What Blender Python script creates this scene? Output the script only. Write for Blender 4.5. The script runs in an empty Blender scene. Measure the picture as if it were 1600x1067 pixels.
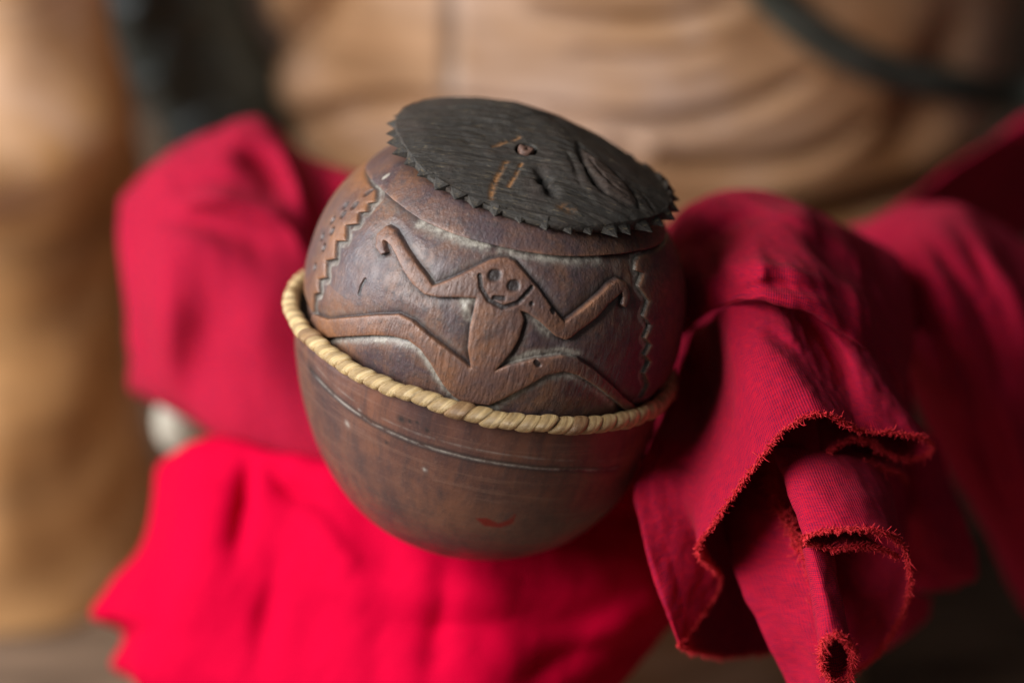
import bpy, math, random
import numpy as np
from mathutils import Matrix, Vector, noise as mnoise

random.seed(7)
RNG = np.random.default_rng(7)
scene = bpy.context.scene
COL = scene.collection

# ------------------------------------------------------------------ camera
PITCH = math.radians(28)
DIST = 0.62                     # camera to the jar's rattan ring
Z0 = 0.30                       # height of the ring above the floor
LENS = 72.0
FPX = LENS / 36 * 1600
CR = np.array([1.0, 0, 0])
CF = np.array([0, math.cos(PITCH), -math.sin(PITCH)])
CU = np.array([0, math.sin(PITCH), math.cos(PITCH)])
CAM = np.array([0, 0, Z0]) - DIST * CF
cd = bpy.data.cameras.new('camera')
cam = bpy.data.objects.new('camera', cd)
COL.objects.link(cam)
cam.location = CAM
cam.rotation_euler = (math.pi / 2 - PITCH, 0, 0)
cd.lens = LENS
cd.sensor_width = 36
cd.clip_start = 0.01
cd.clip_end = 50
cd.dof.use_dof = True
cd.dof.focus_distance = 0.572
cd.dof.aperture_fstop = 3.2
scene.camera = cam

# ------------------------------------------------------------------ light
scene.view_settings.view_transform = 'Standard'
scene.view_settings.look = 'None'
scene.view_settings.exposure = 0.0
scene.view_settings.gamma = 1.0
scene.view_settings.use_curve_mapping = False
w = bpy.data.worlds.new('World')
scene.world = w
w.use_nodes = True
w.node_tree.nodes['Background'].inputs[0].default_value = (0.9, 0.95, 1.0, 1)
w.node_tree.nodes['Background'].inputs[1].default_value = 0.07


def area(name, loc, target, size, energy, color):
    ld = bpy.data.lights.new(name, 'AREA')
    ld.shape = 'RECTANGLE'
    ld.size, ld.size_y = size
    ld.energy = energy
    ld.color = color
    o = bpy.data.objects.new(name, ld)
    COL.objects.link(o)
    o.location = loc
    d = Vector(target) - Vector(loc)
    o.rotation_euler = d.to_track_quat('-Z', 'Y').to_euler()
    return o


area('window_light', (-0.72, -0.44, 0.86), (0.0, 0.10, 0.26), (0.6, 0.6), 18.5, (1.0, 0.985, 0.97))
area('side_window_light', (-1.15, 0.05, 0.65), (-0.15, 0.2, 0.25), (0.7, 0.9), 15, (0.88, 0.94, 1.0))

# ------------------------------------------------------------------ helpers


def at(px, py, d):
    """a point seen at photograph pixel (px,py), d metres in front of the camera"""
    return CAM + d * (CF + (px - 800) / FPX * CR - (py - 533.5) / FPX * CU)


def ats(L):
    return np.array([at(*p) for p in L])


def proj(P):
    V = P - CAM
    d = V @ CF
    return np.stack([800 + FPX * (V @ CR) / d, 533.5 - FPX * (V @ CU) / d], -1)


def sstep(a, b, x):
    t = np.clip((x - a) / (b - a), 0, 1)
    return t * t * (3 - 2 * t)


def mesh_obj(name, V, F, mat=None, parent=None, smooth=True, attrs=None, uv=None):
    me = bpy.data.meshes.new(name)
    V = np.asarray(V, dtype=np.float32)
    if isinstance(F, np.ndarray) and F.ndim == 2:
        k = F.shape[1]
        me.vertices.add(len(V))
        me.vertices.foreach_set('co', V.ravel())
        me.loops.add(F.size)
        me.loops.foreach_set('vertex_index', F.astype(np.int32).ravel())
        me.polygons.add(len(F))
        me.polygons.foreach_set('loop_start', np.arange(0, F.size, k, dtype=np.int32))
        me.update(calc_edges=True)
    else:
        me.from_pydata([tuple(map(float, v)) for v in V], [], [tuple(int(i) for i in f) for f in F])
        me.update()
    me.validate()
    if smooth:
        me.polygons.foreach_set('use_smooth', np.ones(len(me.polygons), dtype=bool))
    if attrs:
        for k_, a in attrs.items():
            at_ = me.attributes.new(k_, 'FLOAT', 'POINT')
            at_.data.foreach_set('value', np.asarray(a, dtype=np.float32))
    if uv is not None:
        ul = me.uv_layers.new(name='UVMap')
        li = np.zeros(len(me.loops), dtype=np.int32)
        me.loops.foreach_get('vertex_index', li)
        ul.data.foreach_set('uv', np.asarray(uv, dtype=np.float32)[li].ravel())
    o = bpy.data.objects.new(name, me)
    COL.objects.link(o)
    if mat:
        me.materials.append(mat)
    if parent:
        o.parent = parent
    return o


def grid_faces(nr, nc, wrap=False):
    i = np.arange(nr - 1)[:, None]
    j = np.arange(nc if wrap else nc - 1)[None, :]
    j2 = (j + 1) % nc
    return np.stack([i * nc + j + 0 * i, i * nc + j2 + 0 * i, (i + 1) * nc + j2, (i + 1) * nc + j], -1).reshape(-1, 4)


def empty(name, label, cat, loc=(0, 0, 0), group=None):
    o = bpy.data.objects.new(name, None)
    COL.objects.link(o)
    o.location = loc
    o.empty_display_size = 0.02
    tag(o, label, cat, group)
    return o


def tag(o, label, cat, group=None):
    o['label'] = label
    o['category'] = cat
    if group:
        o['group'] = group


def adopt(o, root):
    """parent without moving it: the mesh was built in world space"""
    o.parent = root
    o.matrix_parent_inverse = Matrix.Translation(root.location).inverted()


def crom(P, n):
    """Catmull-Rom (centripetal-free) resampling along axis 0 to n rows"""
    P = np.asarray(P, float)
    m = len(P)
    if m == 2:
        t = np.linspace(0, 1, n).reshape((-1,) + (1,) * (P.ndim - 1))
        return P[0] * (1 - t) + P[1] * t
    E = np.concatenate([[2 * P[0] - P[1]], P, [2 * P[-1] - P[-2]]])
    s = np.linspace(0, m - 1, n)
    i = np.minimum(s.astype(int), m - 2)
    t = (s - i).reshape((-1,) + (1,) * (P.ndim - 1))
    a, b, c, d = E[i], E[i + 1], E[i + 2], E[i + 3]
    return 0.5 * (2 * b + (c - a) * t + (2 * a - 5 * b + 4 * c - d) * t**2 + (3 * b - a - 3 * c + d) * t**3)


def seg_dist(Q, poly, closed=False):
    """distance of points Q (n,2) to a polyline; also the parameter of the nearest segment"""
    poly = np.asarray(poly, float)
    if closed:
        poly = np.vstack([poly, poly[:1]])
    best = np.full(len(Q), 1e9)
    for a, b in zip(poly[:-1], poly[1:]):
        ab = b - a
        L = ab @ ab + 1e-18
        t = np.clip(((Q - a) @ ab) / L, 0, 1)
        d = np.hypot(Q[:, 0] - a[0] - t * ab[0], Q[:, 1] - a[1] - t * ab[1])
        np.minimum(best, d, out=best)
    return best


def inside(Q, poly):
    poly = np.asarray(poly, float)
    r = np.zeros(len(Q), bool)
    for a, b in zip(poly, np.roll(poly, -1, 0)):
        c = (a[1] > Q[:, 1]) != (b[1] > Q[:, 1])
        with np.errstate(divide='ignore', invalid='ignore'):
            xx = (b[0] - a[0]) * (Q[:, 1] - a[1]) / (b[1] - a[1]) + a[0]
        r ^= c & (Q[:, 0] < xx)
    return r


def sdf(Q, poly):
    d = seg_dist(Q, poly, True)
    return np.where(inside(Q, poly), d, -d)


def vnoise(P, scale, seed=0, octaves=3):
    """cheap smooth 3-D noise: a sum of randomly turned sine products"""
    rg = np.random.default_rng(seed)
    out = np.zeros(len(P))
    amp = 1.0
    s = scale
    for o in range(octaves):
        for k in range(3):
            M = rg.normal(size=(3, 3))
            ph = rg.uniform(0, 6.28, 3)
            q = P @ M.T * s + ph
            out += amp * np.sin(q[:, 0] + 1.3 * np.sin(q[:, 1])) * np.sin(q[:, 2]) * 0.6
        amp *= 0.5
        s *= 2.03
    return out


# ------------------------------------------------------------------ materials
class NT:
    def __init__(self, name):
        self.m = bpy.data.materials.new(name)
        self.m.use_nodes = True
        self.t = self.m.node_tree
        self.b = self.t.nodes['Principled BSDF']
        self.n = self.t.nodes

    def add(self, typ, **kw):
        n = self.n.new(typ)
        for k, v in kw.items():
            setattr(n, k, v)
        return n

    def link(self, a, b):
        self.t.links.new(a, b)

    def coord(self, which='Object', scale=(1, 1, 1), rot=(0, 0, 0)):
        tc = self.add('ShaderNodeTexCoord')
        mp = self.add('ShaderNodeMapping')
        mp.inputs['Scale'].default_value = scale
        mp.inputs['Rotation'].default_value = rot
        self.link(tc.outputs[which], mp.inputs['Vector'])
        return mp.outputs[0]

    def noise(self, vec, scale, detail=4, rough=0.55, dist=0.0):
        n = self.add('ShaderNodeTexNoise')
        n.inputs['Scale'].default_value = scale
        n.inputs['Detail'].default_value = detail
        n.inputs['Roughness'].default_value = rough
        n.inputs['Distortion'].default_value = dist
        self.link(vec, n.inputs['Vector'])
        return n.outputs['Fac']

    def ramp(self, fac, stops):
        r = self.add('ShaderNodeValToRGB')
        el = r.color_ramp.elements
        while len(el) < len(stops):
            el.new(0.5)
        for e, (p, c) in zip(el, stops):
            e.position = p
            e.color = (*c, 1) if len(c) == 3 else c
        self.link(fac, r.inputs[0])
        return r.outputs[0]

    def val(self, fac, lo, hi, a=0.0, b=1.0):
        r = self.add('ShaderNodeMapRange')
        r.clamp = True
        for k, v in zip((1, 2, 3, 4), (lo, hi, a, b)):
            r.inputs[k].default_value = v
        self.link(fac, r.inputs[0])
        return r.outputs[0]

    def math(self, op, a, b=None):
        n = self.add('ShaderNodeMath', operation=op)
        for i, x in enumerate((a, b)):
            if x is None:
                continue
            if isinstance(x, (int, float)):
                n.inputs[i].default_value = x
            else:
                self.link(x, n.inputs[i])
        return n.outputs[0]

    def mix(self, fac, a, b, mode='MIX'):
        n = self.add('ShaderNodeMix', data_type='RGBA', blend_type=mode)
        for i, x in ((0, fac), (6, a), (7, b)):
            if isinstance(x, (int, float)):
                n.inputs[i].default_value = x
            elif isinstance(x, tuple):
                n.inputs[i].default_value = (*x, 1)
            else:
                self.link(x, n.inputs[i])
        return n.outputs[2]

    def attr(self, name):
        n = self.add('ShaderNodeAttribute')
        n.attribute_name = name
        return n.outputs['Fac']

    def bump(self, h, strength, dist, prev=None):
        n = self.add('ShaderNodeBump')
        n.inputs['Strength'].default_value = strength
        n.inputs['Distance'].default_value = dist
        self.link(h, n.inputs['Height'])
        if prev is not None:
            self.link(prev, n.inputs['Normal'])
        return n.outputs[0]

    def done(self, color, rough, normal=None, spec=0.5):
        for k, x in (('Base Color', color), ('Roughness', rough), ('Specular IOR Level', spec)):
            if isinstance(x, (int, float)):
                self.b.inputs[k].default_value = x
            elif isinstance(x, tuple):
                self.b.inputs[k].default_value = (*x, 1)
            else:
                self.link(x, self.b.inputs[k])
        if normal is not None:
            self.link(normal, self.b.inputs['Normal'])
        return self.m


def mat_carved(name, c1, c2, hatch):
    n = NT(name)
    v = n.coord()
    big = n.noise(v, 70, 6, 0.65, 0.6)
    col = n.ramp(big, [(0.40, c1), (0.50, tuple(0.5 * (a + b) for a, b in zip(c1, c2))), (0.60, c2)])
    fine = n.noise(v, 520, 5, 0.7)
    col = n.mix(n.val(fine, 0.47, 0.66, 0, 0.75), col, (0.045, 0.034, 0.034))
    cloud = n.noise(v, 33, 4, 0.6, 0.3)
    col = n.mix(n.val(cloud, 0.48, 0.64, 0, 0.6), col, (0.062, 0.044, 0.054))
    fleck = n.noise(v, 900, 3, 0.6)
    col = n.mix(n.val(fleck, 0.62, 0.72, 0, 0.35), col, (0.32, 0.2, 0.14))
    col = n.mix(n.math('MULTIPLY', n.attr('warm'), n.val(big, 0.3, 0.6, 0.4, 0.9)), col, (0.29, 0.115, 0.035))
    col = n.mix(n.math('MULTIPLY', n.attr('wear'), n.val(n.noise(v, 160, 3), 0.4, 0.65, 0.0, 0.75)), col, (0.33, 0.15, 0.075))
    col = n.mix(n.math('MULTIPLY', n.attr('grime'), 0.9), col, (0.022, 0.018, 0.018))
    dm = n.val(n.noise(v, 150, 5, 0.75), 0.36, 0.56, 0.1, 1.0)
    col = n.mix(n.math('MULTIPLY', n.attr('dust'), dm), col, n.ramp(fine, [(0.35, (0.16, 0.14, 0.12)), (0.65, (0.42, 0.38, 0.32))]))
    vh = n.coord('Object', (900, 900, 160), (0.3, 0.5, 0.0))
    h1 = n.noise(vh, 1.0, 3, 0.6)
    nm = n.bump(h1, 0.5 if hatch else 0.35, 0.0008)
    nm = n.bump(fine, 0.5, 0.0005, nm)
    nm = n.bump(big, 0.10, 0.0012, nm)
    rough = n.val(n.noise(v, 260, 4, 0.6), 0.3, 0.7, 0.34, 0.58)
    return n.done(col, rough, nm, 0.5)


def mat_bowl():
    n = NT('bowl_wood')
    v = n.coord()
    big = n.noise(v, 45, 6, 0.65, 0.5)
    col = n.ramp(big, [(0.34, (0.066, 0.032, 0.029)), (0.5, (0.108, 0.047, 0.034)), (0.68, (0.16, 0.066, 0.040))])
    vs = n.coord('Object', (260, 260, 40))
    st = n.noise(vs, 1.0, 4, 0.6)
    col = n.mix(n.val(st, 0.47, 0.68, 0, 0.65), col, (0.046, 0.028, 0.028))
    vz = n.coord('Object', (22, 22, 420))
    hz = n.noise(vz, 1.0, 4, 0.65)
    col = n.mix(n.val(hz, 0.53, 0.70, 0, 0.45), col, (0.19, 0.098, 0.068))
    fine = n.noise(v, 700, 4, 0.7)
    col = n.mix(n.val(fine, 0.56, 0.74, 0, 0.4), col, (0.19, 0.10, 0.072))
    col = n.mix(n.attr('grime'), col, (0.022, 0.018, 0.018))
    col = n.mix(n.math('MULTIPLY', n.attr('dust'), n.val(n.noise(v, 110, 5, 0.7), 0.42, 0.6)), col, (0.34, 0.3, 0.26))
    col = n.mix(n.attr('red_patch'), col, (0.17, 0.007, 0.004))
    nm = n.bump(st, 0.15, 0.0006)
    nm = n.bump(fine, 0.2, 0.0004, nm)
    nm = n.bump(hz, 0.35, 0.0006, nm)
    rough = n.val(n.noise(v, 180, 5, 0.65), 0.3, 0.7, 0.28, 0.5)
    return n.done(col, rough, nm, 0.5)


def mat_lid(name='lid_wood', light=0.0):
    n = NT(name)
    v = n.coord()
    g = n.coord('Object', (190, 2300, 1300), (0, 0, 0.12))
    gr = n.noise(g, 1.0, 5, 0.75, 1.2)
    col = n.ramp(gr, [(0.32, (0.014, 0.0122, 0.011)), (0.52, (0.040, 0.035, 0.030)), (0.7, (0.10, 0.082, 0.062))])
    big = n.noise(v, 60, 5, 0.6, 0.4)
    col = n.mix(n.val(big, 0.5, 0.7, 0, 0.55), col, (0.055, 0.035, 0.027))
    fl = n.noise(n.coord('Object', (260, 1900, 1100), (0, 0, 0.3)), 1.0, 3, 0.6, 0.8)
    col = n.mix(n.val(fl, 0.62, 0.7, 0, 0.6), col, (0.2, 0.15, 0.085))
    if light:
        col = n.mix(light, col, (0.2, 0.185, 0.175))
    else:
        col = n.mix(n.attr('grime'), col, (0.008, 0.007, 0.006))
        col = n.mix(n.attr('wound'), col, n.ramp(fl, [(0.35, (0.03, 0.02, 0.016)), (0.65, (0.085, 0.055, 0.042))]))
        col = n.mix(n.math('MULTIPLY', n.attr('scar'), n.val(n.noise(v, 400, 4), 0.38, 0.55)), col, (0.26, 0.125, 0.05))
    nm = n.bump(gr, 0.45, 0.0010)
    nm = n.bump(big, 0.4, 0.003, nm)
    nm = n.bump(n.noise(v, 1400, 3), 0.15, 0.0003, nm)
    return n.done(col, n.val(big, 0.3, 0.7, 0.52, 0.72), nm, 0.3)


def mat_rattan(name, c1, c2, c3):
    n = NT(name)
    uv = n.coord('UV', (1, 1, 1))
    oi = n.add('ShaderNodeObjectInfo')
    mp = n.add('ShaderNodeMapping')
    mp.inputs['Scale'].default_value = (42, 2.2, 1)
    ad = n.add('ShaderNodeVectorMath', operation='ADD')
    n.link(uv, ad.inputs[0])
    n.link(oi.outputs['Random'], ad.inputs[1])
    n.link(ad.outputs[0], mp.inputs['Vector'])
    s = n.noise(mp.outputs[0], 1.0, 3, 0.6, 0.25)
    col = n.ramp(s, [(0.3, c1), (0.5, c2), (0.68, c3)])
    sx = n.add('ShaderNodeSeparateXYZ')
    n.link(uv, sx.inputs[0])
    end = n.val(n.math('ABSOLUTE', n.math('SUBTRACT', sx.outputs[0], 0.5)), 0.44, 0.5, 0.0, 0.5)
    col = n.mix(end, col, (0.12, 0.06, 0.025))          # grime packed between the coils
    sp = n.noise(n.coord('Object'), 500, 4, 0.7)
    col = n.mix(n.val(sp, 0.58, 0.72, 0, 0.75), col, (0.10, 0.055, 0.025))
    col = n.mix(n.math('MULTIPLY', oi.outputs['Random'], 0.35), col, (0.36, 0.22, 0.09))
    nm = n.bump(s, 0.6, 0.0009)
    return n.done(col, 0.42, nm, 0.5)


def mat_cloth(name, base, weft, tex=1.0, sheen=0.25):
    n = NT(name)
    tc = n.add('ShaderNodeTexCoord')

    def wave(rot, sc):
        mp = n.add('ShaderNodeMapping')
        mp.inputs['Rotation'].default_value = (0, 0, rot)
        n.link(tc.outputs['UV'], mp.inputs['Vector'])
        wv = n.add('ShaderNodeTexWave')
        wv.inputs['Scale'].default_value = sc
        wv.inputs['Distortion'].default_value = 0.6
        wv.inputs['Detail'].default_value = 1
        wv.inputs['Detail Scale'].default_value = 0.3
        n.link(mp.outputs[0], wv.inputs['Vector'])
        return wv.outputs['Fac']
    # one thread about 0.6 mm; wave scale 1 -> a period of 0.314 units
    a = wave(0.0, 0.314 / 0.00078)
    b = wave(1.5708, 0.314 / 0.00066)
    weave = n.math('MULTIPLY', a, b)
    u = n.coord('UV', (1, 1, 1))
    big = n.noise(u, 40, 4, 0.6)
    col = n.mix(n.val(big, 0.3, 0.7, 0, 0.35), base, tuple(0.72 * c for c in base))
    thr = n.noise(n.coord('UV', (300, 1500, 1)), 1.0, 2)
    fac = n.math('MULTIPLY', n.val(weave, 0.05, 0.42, 1.0, 0.0), n.val(thr, 0.3, 0.62, 0.35, 1.0))
    col = n.mix(n.math('MULTIPLY', fac, 0.85 * tex), col, weft)
    sp = n.noise(u, 1500, 2)
    col = n.mix(n.val(sp, 0.74, 0.78, 0, 0.35 * tex), col, (0.55, 0.3, 0.3))
    nm = n.bump(weave, 0.5 * tex, 0.0005)
    nm = n.bump(n.noise(u, 160, 4, 0.6), 0.15, 0.003, nm)
    n.b.inputs['Sheen Weight'].default_value = sheen
    n.b.inputs['Sheen Roughness'].default_value = 0.45
    n.b.inputs['Sheen Tint'].default_value = (1.0, 0.35, 0.42, 1)
    return n.done(col, 0.85, nm, 0.10 if sheen else 0.03)


def mat_statue(name='statue_wood', cs=((0.25, 0.118, 0.045), (0.41, 0.23, 0.12), (0.48, 0.32, 0.235))):
    n = NT(name)
    v = n.coord()
    big = n.noise(v, 7, 4, 0.55, 0.4)
    col = n.ramp(big, [(0.36, cs[0]), (0.52, cs[1]), (0.66, cs[2])])
    g = n.noise(n.coord('Object', (8, 8, 60), (0.1, 0.2, 0)), 1.0, 5, 0.65, 0.6)
    col = n.mix(n.val(g, 0.45, 0.72, 0, 0.6), col, (0.17, 0.085, 0.035))
    col = n.mix(n.math('MULTIPLY', n.attr('crack'), 0.5), col, (0.36, 0.33, 0.30))
    nm = n.bump(g, 0.3, 0.004)
    return n.done(col, n.val(big, 0.3, 0.7, 0.42, 0.6), nm, 0.45)


def mat_simple(name, c1, c2, scale, rough, spec=0.4, stretch=(1, 1, 1)):
    n = NT(name)
    f = n.noise(n.coord('Object', stretch), scale, 5, 0.6, 0.4)
    col = n.ramp(f, [(0.32, c1), (0.68, c2)])
    return n.done(col, rough, n.bump(f, 0.25, 0.002), spec)


M_SHELL = mat_carved('shell_wood', (0.070, 0.043, 0.045), (0.152, 0.074, 0.045), False)
M_FIG = mat_carved('figure_wood', (0.108, 0.058, 0.047), (0.178, 0.082, 0.047), True)
M_BOWL = mat_bowl()
M_LID = mat_lid()
M_RATTAN = mat_rattan('rattan_cane', (0.38, 0.22, 0.085), (0.68, 0.48, 0.22), (0.85, 0.68, 0.42))
M_RATTAN_DK = mat_rattan('rattan_dark', (0.17, 0.085, 0.04), (0.32, 0.18, 0.085), (0.48, 0.31, 0.16))
M_GAP = mat_simple('gap_black', (0.006, 0.005, 0.004), (0.016, 0.012, 0.01), 300, 0.8)  # near-black for the seat in the gap between ring and shoulder
M_PEG = mat_simple('peg_wood', (0.06, 0.03, 0.022), (0.16, 0.085, 0.06), 500, 0.6)
M_RED = mat_cloth('red_woven_cloth', (0.57, 0.006, 0.025), (0.035, 0.005, 0.035), 1.0, 0.05)
M_RED2 = mat_cloth('red_bright_cloth', (0.50, 0.0003, 0.026), (0.40, 0.0003, 0.019), 0.4, 0.0)
M_THREAD = mat_simple('red_thread', (0.50, 0.009, 0.018), (0.72, 0.045, 0.055), 900, 0.8, 0.15)
M_STATUE = mat_statue()
M_LEG = mat_statue('leg_wood', ((0.27, 0.12, 0.04), (0.47, 0.25, 0.10), (0.60, 0.39, 0.27)))
M_GREEN = mat_simple('green_paint', (0.03, 0.034, 0.026), (0.075, 0.08, 0.065), 40, 0.4)
M_FLOOR = mat_simple('floor_wood', (0.075, 0.048, 0.031), (0.27, 0.175, 0.115), 4, 0.55, 0.4, (3, 14, 3))
M_WALL = mat_simple('wall_brown', (0.03, 0.016, 0.01), (0.07, 0.035, 0.018), 6, 0.8)
M_PALE = mat_simple('pale_stone', (0.26, 0.23, 0.18), (0.46, 0.41, 0.33), 60, 0.7)

# ------------------------------------------------------------------ setting
fl = mesh_obj('floor', [(-3, -2, 0), (3, -2, 0), (3, 1.2, 0), (-3, 1.2, 0)], [(0, 1, 2, 3)], M_FLOOR)
fl['kind'] = 'structure'
wl = mesh_obj('wall', [(-3, 0.95, 0), (3, 0.95, 0), (3, 0.95, 2), (-3, 0.95, 2), (-3, 1.1, 0), (3, 1.1, 0), (3, 1.1, 2), (-3, 1.1, 2)],
              [(0, 1, 2, 3), (5, 4, 7, 6), (3, 2, 6, 7), (1, 5, 6, 2), (4, 0, 3, 7)], M_WALL, smooth=False)
wl['kind'] = 'structure'

# ------------------------------------------------------------------ wooden statue
statue = empty('wooden_statue', 'pale brown carved wooden statue with creased belly behind the jar', 'statue', (0.05, 0.42, 0))
# torso: an elliptic column whose half-width and half-depth change with height
TZ = np.array([0.06, 0.13, 0.18, 0.22, 0.27, 0.33, 0.40, 0.50, 0.62])
TA = np.array([0.10, 0.145, 0.172, 0.182, 0.185, 0.192, 0.215, 0.25, 0.26])
TB = np.array([0.06, 0.09, 0.108, 0.115, 0.118, 0.115, 0.110, 0.11, 0.12])
TCX, TCY = 0.065, 0.44


def torso_rad(z):
    return np.interp(z, TZ, TA), np.interp(z, TZ, TB)


def hit_torso(px, py):
    d = np.linspace(0.6, 1.4, 1600)
    P = CAM + d[:, None] * (CF + (px - 800) / FPX * CR - (py - 533.5) / FPX * CU)
    a, b = torso_rad(P[:, 2])
    f = ((P[:, 0] - TCX) / a)**2 + ((P[:, 1] - TCY) / b)**2 - 1
    k = np.argmax(f < 0) if (f < 0).any() else np.argmin(f)
    return P[k]


nz, nphi = 330, 560
zz = np.linspace(TZ[0], TZ[-1], nz)
zs = crom(np.stack([TZ, TA, TB], 1), 200)
aa = np.interp(zz, zs[:, 0], zs[:, 1])
bb = np.interp(zz, zs[:, 0], zs[:, 2])
ph = np.linspace(-math.pi, math.pi, nphi, endpoint=False)
Zg, Pg = np.meshgrid(zz, ph, indexing='ij')
Ag, Bg = aa[:, None] + 0 * Pg, bb[:, None] + 0 * Pg
X = TCX + Ag * np.sin(Pg)
Y = TCY - Bg * np.cos(Pg)
Q = np.stack([X.ravel(), Zg.ravel()], 1)
front = (np.cos(Pg) > -0.2).ravel()
off = np.zeros(len(Q))
creases = [  # traced crease, half width (m), depth (m)
    ([(415, 225), (470, 190), (540, 168), (620, 158), (720, 168), (820, 175)], 0.0034, 0.0060),
    ([(830, 170), (920, 181), (1000, 184), (1090, 178), (1180, 155), (1260, 120)], 0.0030, 0.0065),
    ([(960, 225), (1030, 244), (1110, 252), (1190, 250), (1270, 232), (1350, 190)], 0.0030, 0.0075),
    ([(840, 10), (900, 24), (980, 32), (1070, 28), (1150, 5)], 0.0034, 0.0050),
    ([(900, 80), (960, 87), (1040, 86), (1120, 70)], 0.0026, 0.0030),
    ([(410, 110), (450, 70), (500, 20), (540, -30)], 0.006, 0.006),
    ([(1180, 340), (1280, 330), (1370, 305), (1450, 275), (1520, 235)], 0.006, 0.014),
    ([(1370, 240), (1420, 190), (1470, 100), (1500, 0)], 0.012, 0.0025),
    ([(705, -40), (706, 60), (708, 150)], 0.0022, 0.003),
]
for pl, wd, dp in creases:
    wd, dp = wd * 1.25, dp * 1.25
    W = np.array([hit_torso(*p)[[0, 2]] for p in pl])
    W = crom(W, 60)
    tp_ = np.sin(np.linspace(0.12, math.pi - 0.12, 60))**0.8
    d2 = (Q[front][:, None, 0] - W[None, :, 0])**2 + (Q[front][:, None, 1] - W[None, :, 1])**2
    off[front] -= 2.2 * dp * (tp_ * np.exp(-d2 / wd**2)).max(1) - dp * 0.55 * (tp_ * np.exp(-d2 / (4.5 * wd)**2)).max(1)
crack = np.zeros(len(Q))
W = np.array([hit_torso(*p)[[0, 2]] for p in [(705, -40), (706, 60), (708, 150)]])
crack[front] = np.exp(-(seg_dist(Q[front], W) / 0.0035)**2)
nv = hit_torso(1010, 230)
d = np.hypot(Q[:, 0] - nv[0], Q[:, 1] - nv[2])
off += np.where(front, 0.007 * np.exp(-(d / 0.006)**2), 0)
nrm = np.stack([np.sin(Pg) / Ag, -np.cos(Pg) / Bg, 0 * Pg], -1).reshape(-1, 3)
nrm /= np.linalg.norm(nrm, axis=1, keepdims=True)
V = np.stack([X, Y, Zg], -1).reshape(-1, 3)
V = V + nrm * (off + 0.0016 * vnoise(V, 12, 3, 2))[:, None]
F = grid_faces(nz, nphi, True)
adopt(mesh_obj('torso', V, F, M_STATUE, None, attrs={'crack': crack}), statue)


def loft(name, rings, mat, seed, amp, nseg=96, nring=160, parent=None):
    """rings: (x,y,z,rx,ry)"""
    R = crom(np.array(rings, float), nring)
    t = np.linspace(0, 2 * math.pi, nseg, endpoint=False)
    V = np.stack([R[:, 0, None] + R[:, 3, None] * np.cos(t), R[:, 1, None] + R[:, 4, None] * np.sin(t), R[:, 2, None] + 0 * t], -1).reshape(-1, 3)
    c = np.repeat(R[:, :3], nseg, 0)
    n = V - c
    n /= np.linalg.norm(n, axis=1, keepdims=True) + 1e-9
    V = V + n * (amp * vnoise(V, 22, seed, 2))[:, None]
    F = [tuple(f) for f in grid_faces(nring, nseg, True)]
    F.append(tuple(range(nseg))[::-1])
    F.append(tuple((nring - 1) * nseg + k for k in range(nseg)))
    o = mesh_obj(name, V, F, mat)
    if parent:
        adopt(o, parent)
    return o


# the limb at the left: thick foot on the floor, a knot of a joint, the upper part behind
loft('leg', [(-0.250, 0.33, 0.0, 0.066, 0.075), (-0.246, 0.33, 0.05, 0.060, 0.066), (-0.238, 0.335, 0.11, 0.052, 0.060), (-0.236, 0.34, 0.16, 0.053, 0.058),
             (-0.232, 0.33, 0.21, 0.058, 0.066), (-0.228, 0.32, 0.245, 0.060, 0.078), (-0.238, 0.335, 0.28, 0.057, 0.066), (-0.252, 0.36, 0.33, 0.062, 0.060),
             (-0.258, 0.37, 0.40, 0.068, 0.066), (-0.266, 0.375, 0.48, 0.072, 0.07), (-0.27, 0.375, 0.60, 0.07, 0.07)], M_LEG, 5, 0.005, parent=statue)
# the lap that carries the jar, all under the red cloth
loft('lap', [(0.02, 0.22, 0.0, 0.14, 0.17), (0.02, 0.22, 0.10, 0.135, 0.16), (0.02, 0.22, 0.17, 0.12, 0.145), (0.02, 0.20, 0.195, 0.08, 0.10), (0.02, 0.20, 0.2, 0.03, 0.04)],
     M_STATUE, 9, 0.003, 64, 60, statue)


def tube(name, path, radii, mat, flat=1.0, nseg=24, n=120, parent=None, noise_amp=0.0):
    P = crom(path, n)
    r = crom(np.array(radii, float).reshape(-1, 1), n)[:, 0]
    T = np.gradient(P, axis=0)
    T /= np.linalg.norm(T, axis=1, keepdims=True)
    vw = (CF)[None, :] + 0 * T
    s = np.cross(T, vw)
    s /= np.linalg.norm(s, axis=1, keepdims=True)
    u = np.cross(s, T)
    t = np.linspace(0, 2 * math.pi, nseg, endpoint=False)
    V = P[:, None] + r[:, None, None] * (np.cos(t)[None, :, None] * s[:, None] + flat * np.sin(t)[None, :, None] * u[:, None])
    V = V.reshape(-1, 3)
    if noise_amp:
        V = V + noise_amp * np.stack([vnoise(V, 60, k, 2) for k in (1, 2, 3)], 1)
    F = [tuple(f) for f in grid_faces(n, nseg, True)]
    F.append(tuple(range(nseg)))
    F.append(tuple((n - 1) * nseg + k for k in range(nseg))[::-1])
    o = mesh_obj(name, V, F, mat, parent)
    return o


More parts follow.
